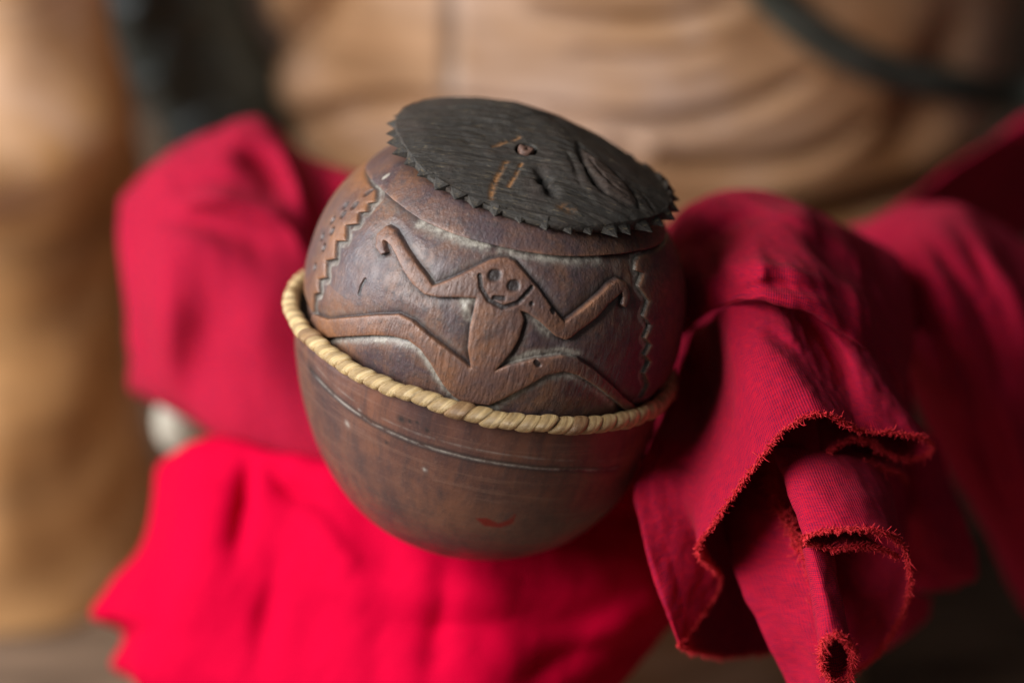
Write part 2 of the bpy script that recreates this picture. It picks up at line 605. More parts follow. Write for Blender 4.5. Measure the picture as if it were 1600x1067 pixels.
# green cord over the belly at the right, dark green roll at the left
pts = []
for p in [(1130, -120), (1180, -30), (1240, 35), (1320, 88), (1410, 122), (1500, 140), (1580, 150), (1680, 150)]:
    h = hit_torso(*p)
    pts.append(h - CF * 0.006)
gc = tube('green_cord', np.array(pts), [0.0085] * 8, M_GREEN, 0.7)
tag(gc, 'thick dark green cord lying across the statue belly at upper right', 'cord')
gr = tube('green_roll', ats([(215, -160, 1.03), (262, -40, 1.03), (300, 60, 1.04), (340, 160, 1.05), (365, 280, 1.06), (370, 420, 1.07)]),
          [0.035, 0.036, 0.036, 0.034, 0.032, 0.03], M_GREEN, 0.8, 40, 120, None, 0.003)
tag(gr, 'dark green cloth roll between the wooden leg and belly with grey sheen', 'sash')
pb = loft('pale_stone', [tuple(at(284, 656, 0.84) + np.array([0, 0, z])) + (r, r * 0.9) for z, r in ((-0.014, 0.006), (-0.008, 0.010), (0.0, 0.0105), (0.007, 0.008), (0.010, 0.002))],
          M_PALE, 4, 0.002, 32, 24)
tag(pb, 'small pale stone lump wedged between two red cloths at left', 'stone')

# ------------------------------------------------------------------ the jar
RJ = 0.06
E_, RHO = 0.3695, 0.2485
JC = at(758.4, 525.3, DIST)
a_c = np.array([math.sin(RHO) * math.cos(E_), math.cos(RHO) * math.cos(E_), math.sin(E_)])
f_c = np.array([0, 0, 1.0]) - a_c * a_c[2]
f_c /= np.linalg.norm(f_c)
r_c = np.cross(a_c, f_c)


def c2w(v):
    return v[0] * CR + v[1] * CU - v[2] * CF


JA, JF, JR = c2w(a_c), c2w(f_c), c2w(r_c)
MJ = Matrix(((JR[0], -JF[0], JA[0], JC[0]), (JR[1], -JF[1], JA[1], JC[1]), (JR[2], -JF[2], JA[2], JC[2]), (0, 0, 0, 1)))
jar = empty('carved_jar', 'round dark wooden jar with a carved figure, cane ring and toothed lid', 'jar')
jar.matrix_world = MJ
MJn = np.array(MJ)
MJi = np.linalg.inv(MJn)

UH = np.array([-0.04, 0.0, 0.18, 0.41, 0.59, 0.727, 0.8355, 0.862, 0.866])
UR = np.array([0.915, 0.928, 0.964, 0.940, 0.875, 0.775, 0.6675, 0.58, 0.50])
_s = crom(np.stack([UH, UR], 1), 400)


def shell_r(h):       # metres -> metres
    return np.interp(h / RJ, _s[:, 0], _s[:, 1]) * RJ


def to_shell(px, py):
    """photograph pixel -> (theta, h) on the shell"""
    d = np.linspace(0.5, 0.66, 3000)
    P = CAM + d[:, None] * (CF + (px - 800) / FPX * CR - (py - 533.5) / FPX * CU)
    L = P @ MJi[:3, :3].T + MJi[:3, 3]
    f = np.hypot(L[:, 0], L[:, 1]) - shell_r(L[:, 2])
    k = np.argmax(f < 0) if (f < 0).any() else np.argmin(f)
    return math.atan2(L[k, 0], -L[k, 1]), L[k, 2]


R0 = 0.056


def flat(L):
    return np.array([(t * R0, h) for t, h in (to_shell(*p) for p in L)])


FIG = [(593.6, 399), (585, 386), (587, 366), (601.6, 352.8), (614.3, 359.8), (623.9, 374), (643, 404.4), (665.3, 433), (674.9, 447.4), (697, 439.5),
       (722.6, 428.3), (751.3, 414), (764, 408), (779.7, 404), (795, 405), (805, 410.3), (821, 427.8), (843.4, 453.3), (865.7, 485.2), (883.3, 504.3), (904, 490),
       (929.5, 469.2), (951.8, 447), (967.7, 437.4), (980, 442), (986, 459.7), (984, 475), (978, 482), (974, 478), (975.5, 466), (973, 457), (951.8, 475.6),
       (932.7, 498), (907, 517), (893, 529), (884.9, 532.4), (869, 526.6), (846.6, 506), (824.3, 490), (814.7, 486.8), (819.5, 501), (811.5, 529.8),
       (798.8, 552), (775, 579.2), (795.6, 571.2), (837, 561.7), (878.5, 556.9), (904, 561.7), (929.5, 577.6), (955, 600), (977.3, 622), (999.6, 640),
       (985, 650), (964.5, 628.6), (935.9, 606.3), (904, 587.2), (881.7, 581.4), (853, 587.2), (821, 606.3), (789, 623.8), (763.7, 635), (738, 631.8),
       (720, 627.8), (706.7, 619.8), (690.8, 600.7), (671.7, 568.8), (655.7, 546.5), (636.6, 532.2), (611, 525.8), (579.3, 524.2), (547.4, 525.8), (506, 528.4),
       (482, 505), (486.5, 490), (509, 498.8), (547.4, 495.6), (585.7, 492.4), (620.7, 491.7), (643, 502), (668.5, 524.2), (694, 543.4), (719.5, 562.5),
       (735.4, 575.2), (730.6, 546.5), (733.8, 511.5), (738.6, 492.4), (743.3, 467), (716.3, 465.3), (684.4, 465.3), (662, 460.5), (643, 444.6), (630.3, 425.5),
       (617.5, 400), (610, 385.3), (602, 377), (597.5, 376), (598, 384), (601.6, 394.9)]
figp = flat(FIG)
COLL = flat([(569.7, 257.9), (592, 293), (623.9, 321.6), (655.7, 343.9), (706.7, 366), (770.4, 384), (811.6, 393.4), (878.5, 401.4), (939, 400.5), (996.4, 393.4), (1030, 384)])
SL = flat([(571.4, 287.4), (583, 298), (581.9, 315.5), (570.2, 317.8), (569, 330.7), (556, 332), (555, 349.5), (536.2, 351.8), (536.2, 376.4), (521, 376.4),
           (519.8, 404.5), (505.8, 406.9), (506.2, 433.8), (494, 436), (494.5, 457), (487, 459.6), (486, 478)])
SR = flat([(1002, 402), (998, 412), (997, 424.6), (1009, 429), (1001, 449), (1017, 472), (1009, 496), (1020, 510), (1011, 530), (1021, 541), (1011, 557), (1019, 567),
           (1009.7, 585), (1016.7, 601.8), (1006, 622)])
DOTS = flat([(573, 301), (552, 321), (534, 335), (517, 361), (504, 387), (490, 417), (538, 321), (518, 344), (502, 370)])

nth_d, nth_s, nh = 1080, 110, 350
th = np.concatenate([np.linspace(-1.75, 1.75, nth_d), np.linspace(1.75, 2 * math.pi - 1.75, nth_s + 2)[1:-1]])
th = np.where(th > math.pi, th - 2 * math.pi, th)
hh = np.linspace(UH[0] * RJ, UH[-1] * RJ, nh)
Hg, Tg = np.meshgrid(hh, th, indexing='ij')
Q = np.stack([Tg.ravel() * R0, Hg.ravel()], 1)
frontm = np.abs(Tg.ravel()) < 1.76
far = -1.0
ci = np.argsort(COLL[:, 0])
hc = np.interp(Q[:, 0], COLL[ci, 0], COLL[ci, 1])
d_col = (Q[:, 1] - hc) * 0.8
d_fig = np.full(len(Q), far)
d_fig[frontm] = sdf(Q[frontm], figp)
polyL = np.vstack([SL, [(SL[-1, 0], 0.004), (-3.2 * R0, 0.004), (-3.2 * R0, SL[0, 1])]])
polyR = np.vstack([SR, [(SR[-1, 0], 0.004), (3.2 * R0, 0.004), (3.2 * R0, SR[0, 1])]])
d_l, d_r = sdf(Q, polyL), sdf(Q, polyR)
d_all = np.maximum(np.maximum(d_fig, d_col), np.maximum(d_l, d_r))
raised = sstep(-0.00025, 0.00012, d_all)
dist = np.maximum(-d_all, 0)
low = -(0.0010 + 0.0011 * np.exp(-dist / 0.0022))
P3 = np.stack([np.sin(Tg.ravel()) * R0, -np.cos(Tg.ravel()) * R0, Hg.ravel()], 1)
wob = vnoise(P3, 160, 21, 3)
disp = (1 - raised) * (low + 0.00013 * wob) + raised * (-0.00035 * np.exp(-np.maximum(d_all, 0) / 0.0006) + 0.00007 * wob)
disp -= np.where(d_r > 0, 0.0003, 0) + np.where(d_l > 0, 0.0003, 0)


def mark(L, wd, dp):
    W = flat(L)
    d = np.full(len(Q), 1.0)
    d[frontm] = seg_dist(Q[frontm], W) if len(W) > 1 else np.hypot(Q[frontm, 0] - W[0, 0], Q[frontm, 1] - W[0, 1])
    m = 1 - sstep(wd * 0.6, wd * 1.15, d)
    return m, -dp * m


MK = np.zeros(len(Q))
for L, wd, dp in [([(770, 431), (775, 431)], 0.0017, 0.0006), ([(800, 447), (805, 447)], 0.0016, 0.0006), ([(772, 466), (787, 467)], 0.0007, 0.0006),
                  ([(749.4, 431), (752, 450), (763.7, 470), (786, 481), (808.4, 474), (830.7, 450)], 0.0007, 0.0007),
                  ([(831, 475)], 0.0007, 0.0005), ([(863, 485), (866, 489)], 0.0006, 0.0006), ([(838, 566), (842, 570)], 0.0008, 0.0005),
                  ([(566, 438), (560, 448), (556, 460)], 0.0006, 0.0004)]:
    m, dd = mark(L, wd, dp)
    MK = np.maximum(MK, m)
    disp += dd
for dx, dy in DOTS:
    d = np.hypot(Q[:, 0] - dx, Q[:, 1] - dy)
    m = 1 - sstep(0.0009, 0.0016, d)
    disp -= 0.0007 * m
    MK = np.maximum(MK, 0.85 * m)
rad = shell_r(Hg).ravel() + disp
V = np.stack([rad * np.sin(Tg.ravel()), -rad * np.cos(Tg.ravel()), Hg.ravel()], 1)
outm = 1 - raised
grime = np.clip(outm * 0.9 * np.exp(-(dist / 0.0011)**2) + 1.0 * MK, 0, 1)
below = np.zeros(len(Q))
for L in ([(506, 532), (560, 530), (611, 531), (650, 545), (672, 575), (692, 607), (712, 625)], [(775, 634), (821, 611), (853, 593), (882, 587), (904, 592), (936, 611), (965, 634)],
          [(650, 349), (706, 371), (760, 387)], [(780, 392), (880, 406), (940, 406)], [(735, 472), (722, 470), (728, 500)], [(818, 492), (842, 510), (858, 522)], [(660, 440), (676, 452)],
          [(780, 575), (830, 556), (880, 551), (905, 556)], [(730, 630), (780, 640)]):
    W = flat(L)
    below[frontm] = np.maximum(below[frontm], np.exp(-(seg_dist(Q[frontm], W) / 0.0011)**2))
dust = outm * (below * 1.15 + 0.12 * np.exp(-((dist - 0.0016) / 0.0010)**2))
dust += outm * (np.maximum(d_r, -0.0035) > -0.0035) * (d_r < 0) * (Q[:, 1] < hc - 0.001) * (d_r > -0.0022) * 1.0
dust += outm * (d_l > -0.002) * 0.45
sp = flat([(602.7, 276)])[0]
dust = np.clip(dust + (np.hypot((Q[:, 0] - sp[0]), Q[:, 1] - sp[1]) < 0.0011), 0, 1)
wear = raised * np.exp(-np.maximum(d_all, 0) / 0.0005)
warm = np.where(d_l > 0, 0.75 * np.exp(-d_l / 0.007), 0) + np.where(d_fig > 0, 0.12, 0) + 0.35 * np.exp(-((Q[:, 0] - SL[-1, 0] - 0.012) / 0.008)**2) * (Q[:, 1] < 0.016)
Fc = grid_faces(nh, len(th), True)
isfig = (d_fig[Fc] > -0.00012).all(1)
att = {'grime': grime, 'dust': dust, 'wear': wear, 'warm': warm}


def submesh(name, V, F, mat, att, parent):
    u, inv = np.unique(F, return_inverse=True)
    return mesh_obj(name, V[u], inv.reshape(F.shape), mat, parent, attrs={k: v[u] for k, v in att.items()})


submesh('shoulder', V, Fc[~isfig], M_SHELL, att, jar)
submesh('carved_figure', V, Fc[isfig], M_FIG, att, jar)

# bowl
BH = np.array([-0.03, -0.06, -0.29, -0.58, -0.80, -0.945, -1.035, -1.08, -1.09])
BR = np.array([0.93, 0.95, 0.925, 0.845, 0.715, 0.575, 0.425, 0.24, 0.0])
BOX = -0.006 * RJ
bs = crom(np.stack([BH, BR], 1), 600)
seglen = np.concatenate([[0], np.cumsum(np.hypot(np.diff(bs[:, 0]), np.diff(bs[:, 1])))])
u = np.linspace(0, seglen[-1], 240)
bh = np.interp(u, seglen, bs[:, 0]) * RJ
br = np.maximum(np.interp(u, seglen, bs[:, 1]), 0.001) * RJ
bh = np.concatenate([[bh[0] - 0.004, bh[0]], bh])
br = np.concatenate([[0.80 * RJ, 0.86 * RJ], br])
nb = 480
tb = np.linspace(-math.pi, math.pi, nb, endpoint=False)
V = np.stack([br[:, None] * np.sin(tb), -br[:, None] * np.cos(tb), bh[:, None] + 0 * tb], -1).reshape(-1, 3)


def to_bowl(px, py):
    d = np.linspace(0.5, 0.66, 3000)
    P = CAM + d[:, None] * (CF + (px - 800) / FPX * CR - (py - 533.5) / FPX * CU)
    L = P @ MJi[:3, :3].T + MJi[:3, 3]
    f = np.hypot(L[:, 0], L[:, 1]) - np.interp(-L[:, 2], -bh[2:], br[2:])
    f[L[:, 2] > bh[2]] = 1
    k = np.argmax(f < 0)
    return math.atan2(L[k, 0], -L[k, 1]) * R0, L[k, 2]


Tb = np.arctan2(V[:, 0], -V[:, 1]) * R0
Qb = np.stack([Tb, V[:, 2]], 1)
ln1 = np.array([to_bowl(*p) for p in [(483.7, 578), (522, 618), (579, 661), (643, 690), (706.7, 709), (799, 726), (900, 733), (960, 730)]])
ln2 = ln1 + np.array([0, 0.0032])
dust = 0.8 * np.exp(-(seg_dist(Qb, ln1) / 0.00035)**2) + 0.3 * np.exp(-(seg_dist(Qb, ln2) / 0.0003)**2)
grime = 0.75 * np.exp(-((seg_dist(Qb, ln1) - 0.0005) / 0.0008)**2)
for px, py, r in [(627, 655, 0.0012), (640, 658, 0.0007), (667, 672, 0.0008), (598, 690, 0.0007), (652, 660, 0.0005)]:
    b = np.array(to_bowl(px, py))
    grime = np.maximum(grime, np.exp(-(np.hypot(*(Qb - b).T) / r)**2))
for px, py, r in [(537, 661, 0.0009), (655, 731, 0.0006), (560, 640, 0.0004)]:
    b = np.array(to_bowl(px, py))
    dust = np.maximum(dust, np.exp(-(np.hypot(*(Qb - b).T) / r)**2))
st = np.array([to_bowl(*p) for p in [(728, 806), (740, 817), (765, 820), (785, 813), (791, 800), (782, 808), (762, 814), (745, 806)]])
red_patch = sstep(-0.0006, 0.0004, sdf(Qb, st))  # dark red crescent coloured low on the front of the bowl
nn = vnoise(V, 90, 5, 3)
rr_ = 1 + 0.0022 * nn - 0.003 * np.exp(-(seg_dist(Qb, ln1) / 0.0004)**2)
V[:, :2] *= rr_[:, None]
V[:, 0] += RJ * np.interp(-V[:, 2] / RJ, [0, 0.1, 0.3, 0.6, 0.85, 1.15], [0, 0, 0.022, 0.058, 0.066, 0.04])   # the bowl is not quite round
bo = mesh_obj('bowl', V, grid_faces(len(bh), nb, True), M_BOWL, jar, attrs={'dust': np.clip(dust, 0, 1), 'grime': np.clip(grime, 0, 1), 'red_patch': red_patch})

bo.location = (BOX, 0, 0)

# dark seat between the ring and the shoulder
t = np.linspace(0, 2 * math.pi, 128, endpoint=False)
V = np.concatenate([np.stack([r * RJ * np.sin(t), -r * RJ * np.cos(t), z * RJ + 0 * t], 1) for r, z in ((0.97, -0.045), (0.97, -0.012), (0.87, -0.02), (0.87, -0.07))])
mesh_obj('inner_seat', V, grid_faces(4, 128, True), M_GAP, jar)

# rattan ring: an Empty with one child per coil
NW = 74
ring = bpy.data.objects.new('rattan_ring', None)
COL.objects.link(ring)
ring.parent = jar
ring.location = (-0.016 * RJ, 0, -0.008 * RJ)
ring.empty_display_size = 0.02
RRI, MIN = 0.976 * RJ, 0.038 * RJ


def coil_mesh(seed, knot=False):
    rg = np.random.default_rng(seed)
    nu, nv = 17, 20
    uu = np.linspace(-1, 1, nu)
    vv = np.linspace(0, 2 * math.pi, nv, endpoint=False)
    U, Vv = np.meshgrid(uu, vv, indexing='ij')
    D = 2 * math.pi / NW
    fat = 1 + rg.uniform(-0.05, 0.06)
    skew = 0.30 + rg.uniform(-0.03, 0.03)
    r = MIN * fat * (0.74 + 0.33 * np.sqrt(np.clip(1 - np.abs(U)**2.6, 0, 1)))
    if knot:
        r *= 1.08
    r = r * (1 + 0.05 * np.sin(3 * Vv + rg.uniform(0, 6)) * (1 - U**2))
    tt = D * (0.56 * U + skew * np.sin(Vv) * 0.9 - 0.16 * np.cos(Vv))
    tt += D * rg.uniform(-0.06, 0.06)
    cr = RRI + r * np.cos(Vv)
    z = r * 1.02 * np.sin(Vv)
    P = np.stack([cr * np.sin(tt), -cr * np.cos(tt), z], -1).reshape(-1, 3)
    F = [tuple(f) for f in grid_faces(nu, nv, True)]
    F += [tuple(range(nv)), tuple((nu - 1) * nv + k for k in range(nv))[::-1]]
    uv = np.stack([U.ravel() * 0.5, Vv.ravel() / 6.28], 1)
    o = mesh_obj('coil', P, F, M_RATTAN_DK if knot else M_RATTAN, ring, uv=uv)
    return o


protos = [coil_mesh(100 + k) for k in range(6)]
dark = coil_mesh(120, True)


def ring_angle(px, py):
    v = MJi[:3, :3] @ (CR * (px - 800) / FPX - CU * (py - 533.5) / FPX + CF)
    o = MJi[:3, :3] @ CAM + MJi[:3, 3]
    p = o - v * o[2] / v[2]
    return math.atan2(p[0], -p[1])


kd = [round(ring_angle(*p) / (2 * math.pi) * NW) % NW for p in ((907, 668), (733, 655), (462, 530))]
used = set()
for k in range(NW):
    src = dark if k in kd else protos[RNG.integers(0, 6)]
    if src.name not in used:
        o = src
        used.add(src.name)
    else:
        o = src.copy()
        COL.objects.link(o)
        o.parent = ring
    o.rotation_euler = (RNG.normal() * 0.004, RNG.normal() * 0.004, 2 * math.pi * k / NW + RNG.normal() * 0.004)
    if k in kd:
        o['label'] = 'darker brown coil of the cane ring'
for p_ in protos + [dark]:
    if p_.name not in used:
        bpy.data.objects.remove(p_)

# lid
LO = np.array([0.033, 0.035, 0.953]) * RJ        # local: x right, y back, z up
a2 = np.array([0.018, -0.124, 1.0])
a2 /= np.linalg.norm(a2)
f2 = np.array([0, -1.0, 0]) - a2 * a2[1] * -1.0
f2 /= np.linalg.norm(f2)
r2 = np.cross(a2, f2)
ML = Matrix(((r2[0], -f2[0], a2[0], LO[0]), (r2[1], -f2[1], a2[1], LO[1]), (r2[2], -f2[2], a2[2], LO[2]), (0, 0, 0, 1)))
RL = 0.735 * RJ
MW = np.array(MJ @ ML)
MWi = np.linalg.inv(MW)


def lid_edge(A):
    """radius of the lid's outline by angle from the front: cut flatter at the back and the back right"""
    A = np.mod(A, 2 * math.pi)
    return 1 - 0.335 * np.exp(-((A - math.pi) / 0.85)**2) - 0.13 * np.exp(-((A - 2.25) / 0.5)**2)


def lid_h(x, y):
    """height of the lid's top, in lid radii"""
    rho = np.hypot(x, y) / lid_edge(np.arctan2(x, -y))
    dome = 0.02 + 0.265 * (1 - np.clip(rho, 0, 1)**2.0)
    pl = 0.215 - 0.28 * (x - 0.25) - 0.12 * y           # flatter cut falling to the right
    pf = 0.27 + 0.10 * x + 0.22 * y                    # cut falling to the front
    k = 0.035
    m = -k * np.log(np.exp(-dome / k) + np.exp(-pl / k) + np.exp(-pf / k))
    return np.maximum(m, 0.015)


def to_lid(px, py):
    d = np.linspace(0.5, 0.66, 3000)
    P = CAM + d[:, None] * (CF + (px - 800) / FPX * CR - (py - 533.5) / FPX * CU)
    L = (P @ MWi[:3, :3].T + MWi[:3, 3]) / RL
    f = L[:, 2] - lid_h(L[:, 0], L[:, 1])
    f[np.hypot(L[:, 0], L[:, 1]) > 1] = 1
    k = np.argmax(f < 0) if (f < 0).any() else np.argmin(f)
    return L[k, :2]


nr_, na = 150, 520
rr = np.linspace(0.0, 1, nr_)**0.8
ta = np.linspace(0, 2 * math.pi, na, endpoint=False)
Rg, Ag = np.meshgrid(rr, ta, indexing='ij')
edge = lid_edge(Ag) + 0.012 * np.sin(3 * Ag + 1) + 0.008 * np.sin(7 * Ag)
x = (Rg * edge * 0.965 * np.sin(Ag)).ravel()
y = (-Rg * edge * 0.965 * np.cos(Ag)).ravel()
QL = np.stack([x, y], 1)
H = lid_h(x, y)
P3 = np.stack([x, y, 0 * x], 1)
H = H + 0.008 * vnoise(P3, 3.2, 31, 4) + 0.005 * vnoise(P3 * np.array([1, 6, 1]), 5, 33, 3)
grime = np.zeros(len(x))
wound = np.zeros(len(x))
scar = np.zeros(len(x))
pc = to_lid(823, 232)
dpeg = np.hypot(*(QL - pc).T)
hole = 1 - sstep(0.060, 0.074, dpeg)
H -= 0.10 * hole
grime = np.maximum(grime, hole)
LA = [(904, 224), (910, 248), (922, 270), (942, 296), (962, 310), (985, 322), (1000, 326)]
LB = [(908, 228), (935, 250), (958, 266), (976, 284), (991, 304), (1000, 326)]
kn = np.array([to_lid(*p) for p in LA + LB[::-1]])
dk = sdf(QL, kn)
wound = sstep(-0.01, 0.05, dk) * 0.85
H += 0.015 * sstep(0.0, 0.07, dk)
for L, wd, dp in [(LA, 0.020, 0.040), (LB, 0.016, 0.026), ([(918, 245), (932, 264), (950, 284), (972, 304)], 0.012, 0.016), ([(880, 232), (892, 246), (900, 268), (908, 292)], 0.02, 0.010),
                  ([(842, 264), (850, 272), (852, 284), (862, 298), (868, 306)], 0.030, 0.050), ([(848, 282), (858, 276)], 0.02, 0.03),
                  ([(690, 196), (730, 193), (765, 190)], 0.02, 0.012), ([(800, 186), (850, 180), (880, 188)], 0.02, 0.010), ([(1000, 300), (1015, 318), (1025, 335)], 0.014, 0.012)]:
    W = np.array([to_lid(*p) for p in L])
    W = crom(W, 40)
    tp_ = np.sin(np.linspace(0.25, math.pi - 0.1, 40))**0.7
    wob = 1 + 0.35 * np.sin(np.linspace(0, 19, 40))
    dd = np.hypot(QL[:, None, 0] - W[None, :, 0], QL[:, None, 1] - W[None, :, 1])
    g_ = (tp_ * np.exp(-(dd / (wd * wob))**2)).max(1)
    H -= dp * g_
    grime = np.maximum(grime, min(0.85, dp * 22) * g_)
for L, wd in [([(792, 252), (780, 270), (770, 292), (768, 308)], 0.016), ([(815, 255), (803, 278), (795, 290)], 0.012), ([(770, 228), (790, 220), (812, 213)], 0.012), ([(880, 325), (892, 328)], 0.03)]:
    W = np.array([to_lid(*p) for p in L])
    d = seg_dist(QL, crom(W, 12) if len(W) > 2 else W)
    scar = np.maximum(scar, np.exp(-(d / wd)**2))
    H -= 0.006 * np.exp(-(d / wd)**2)
top = np.stack([x, y, H], 1) * RL
# rim wall and underside
ex = [top]
lastring = top[-na:]
bot = lastring.copy()
bot[:, 2] = -0.022 * RL
under = bot * np.array([0.6, 0.6, 1])
under[:, 2] = -0.035 * RL
midr = lastring * 0.35 + bot * 0.65
ex += [midr, bot, under]
V = np.concatenate(ex)
z3 = np.zeros(3 * na)
att = {'grime': np.concatenate([grime, z3]), 'wound': np.concatenate([wound, z3]), 'scar': np.concatenate([scar, z3])}
lid = mesh_obj('lid', V, grid_faces(nr_ + 3, na, True), M_LID, jar, attrs=att)
lid.matrix_local = ML
# teeth cut round the rim
NT_ = 41


def tooth_mesh(seed):
    rg = np.random.default_rng(seed)
    wv = math.pi / NT_ * 0.86
    h0 = 0.028 + rg.uniform(-0.008, 0.010)
    tip = 1.03 + rg.uniform(-0.012, 0.012)
    sk = rg.uniform(0.15, 0.5) * wv

    def p(r, t_, z):
        return (r * math.sin(t_) * RL, -r * math.cos(t_) * RL, z * RL)
    V = [p(0.945, -wv, h0 * 0.9), p(0.955, sk, h0 * 1.12), p(0.945, wv, h0 * 0.9), p(tip, sk, -0.016), p(0.955, -wv, -0.022), p(0.955, wv, -0.022), p(0.90, 0, 0.0), p(0.985, sk * 0.8, -0.026)]
    F = [(0, 3, 1), (1, 3, 2), (0, 4, 3), (3, 5, 2), (4, 7, 3), (7, 5, 3), (4, 6, 7), (7, 6, 5), (0, 6, 4), (2, 5, 6), (0, 1, 6), (1, 2, 6)]
    return mesh_obj('tooth', V, F, M_LID, lid, smooth=False)


tp = [tooth_mesh(200 + k) for k in range(5)]
for k in range(NT_):
    o = tp[k] if k < 5 else tp[RNG.integers(0, 5)].copy()
    if k >= 5:
        COL.objects.link(o)
        o.parent = lid
    a = 2 * math.pi * k / NT_ + RNG.normal() * 0.008
    o.rotation_euler = (0, 0, a)
    s = RNG.uniform(0.75, 1.2)
    rb = float(lid_edge(a))
    o.scale = (RNG.uniform(0.85, 1.05), rb * RNG.uniform(0.985, 1.01), s)
# peg: a rough stub in its hole
t = np.linspace(0, 2 * math.pi, 40, endpoint=False)
pr = [(0.053, -0.12), (0.053, 0.0), (0.050, 0.012), (0.035, 0.018), (0.015, 0.016), (0.001, 0.017)]
V = np.concatenate([np.stack([r * np.cos(t) * (1 + 0.08 * np.sin(3 * t)), r * np.sin(t), z + 0.006 * np.sin(2 * t + r * 40) + 0 * t], 1) for r, z in pr]) * RL
peg = mesh_obj('peg', V, grid_faces(len(pr), 40, True), M_PEG, lid)
peg.location = (pc[0] * RL, pc[1] * RL, (lid_h(pc[0], pc[1]) - 0.012) * RL)

# ------------------------------------------------------------------ red cloth


def cloth(name, net, nu, nv, mat, root, strokes=(), amp=0.0015, seed=1, scale=45, thick=0.0007, fine=0.0004, world=False):
    """net: rows of (px,py,depth) control points; a smooth sheet through them with folds and wrinkles"""
    G = np.array([[at(*p) for p in row] for row in net])
    G = crom(G, nu)
    G = crom(G.transpose(1, 0, 2), nv).transpose(1, 0, 2)
    P = G.reshape(-1, 3)
    vw = P - CAM
    vw /= np.linalg.norm(vw, axis=1, keepdims=True)
    if strokes:
        Q = proj(P)
        for L, wd, am in strokes:
            C = crom(np.array(L, float), 40)
            dd = np.hypot(Q[:, None, 0] - C[None, :, 0], Q[:, None, 1] - C[None, :, 1])
            tp_ = np.sin(np.linspace(0, math.pi, 40))**0.7
            P = P + vw * (am * (tp_[None] * np.exp(-(dd / wd)**2)).max(1))[:, None]
    G = P.reshape(nu, nv, 3)
    du, dv = np.gradient(G, axis=0), np.gradient(G, axis=1)
    N = np.cross(du, dv).reshape(-1, 3)
    N /= np.linalg.norm(N, axis=1, keepdims=True) + 1e-12
    P = P + N * (amp * vnoise(P, scale, seed, 2) + fine * vnoise(P, scale * 4, seed + 1, 2))[:, None]
    G = P.reshape(nu, nv, 3)
    lu = np.concatenate([np.zeros((1, nv)), np.cumsum(np.linalg.norm(np.diff(G, axis=0), axis=2), 0)])
    lv = np.concatenate([np.zeros((nu, 1)), np.cumsum(np.linalg.norm(np.diff(G, axis=1), axis=2), 1)], 1)
    lu = 0 * lu + lu.mean(1, keepdims=True)
    lv = 0 * lv + lv[-1:]
    uv = np.stack([lv.ravel(), lu.ravel()], 1)
    o = mesh_obj(name, P, grid_faces(nu, nv), mat, None, uv=uv)
    adopt(o, root)
    md = o.modifiers.new('thickness', 'SOLIDIFY')
    md.thickness = thick
    md.offset = 0
    return o, G


def fray(name, curve, root, n, length, rad, seed, dirs):
    """loose curled threads along a torn edge"""
    rg = np.random.default_rng(seed)
    C = np.asarray(curve)
    L = np.concatenate([[0], np.cumsum(np.linalg.norm(np.diff(C, axis=0), axis=1))])
    Vs, Fs = [], []
    for k in range(n):
        s = rg.uniform(0, L[-1])
        i = min(max(np.searchsorted(L, s) - 1, 0), len(C) - 2)
        w_ = (s - L[i]) / (L[i + 1] - L[i] + 1e-12)
        p = C[i] * (1 - w_) + C[i + 1] * w_
        d0 = dirs[i] * 0.8 + rg.normal(size=3) * 0.55
        d0 /= np.linalg.norm(d0)
        t0 = C[i + 1] - C[i]
        t0 /= np.linalg.norm(t0) + 1e-12
        q = p - dirs[i] * 0.0004 + rg.normal(size=3) * 0.00018
        ln = length * min(1.9, 0.95 * math.exp(rg.normal() * 0.35)) * (1.9 if rg.random() < 0.012 else 1)
        dirn = d0
        bend = rg.normal(size=3) * 0.9 + t0 * rg.normal() * 0.8
        m = 5
        base = len(Vs)
        for j in range(m):
            ax = np.cross(dirn, [0.3, 0.5, 0.8])
            ax /= np.linalg.norm(ax) + 1e-9
            bx = np.cross(dirn, ax)
            rj = rad * (1 - 0.12 * j) * (1.25 if j in (1, 3) else 1)
            for a in range(4):
                Vs.append(q + rj * (math.cos(a * 1.5708) * ax + math.sin(a * 1.5708) * bx))
            q = q + dirn * ln / (m - 1)
            dirn = dirn + bend * 0.35
            dirn /= np.linalg.norm(dirn)
        for j in range(m - 1):
            for a in range(4):
                b0, b1 = base + j * 4 + a, base + j * 4 + (a + 1) % 4
                Fs.append((b0, b1, b1 + 4, b0 + 4))
        Fs.append(tuple(base + (m - 1) * 4 + a for a in range(4)))
    o = mesh_obj(name, np.array(Vs), Fs, M_THREAD)
    o['kind'] = 'stuff'
    o.parent = root
    o.matrix_parent_inverse = root.matrix_world.inverted()
    return o


sash_loc = at(1250, 500, 0.66)
sash = empty('red_sash', 'dull red woven sash with knot and frayed hanging end right of the jar', 'sash', tuple(sash_loc))
bpy.context.view_layer.update()

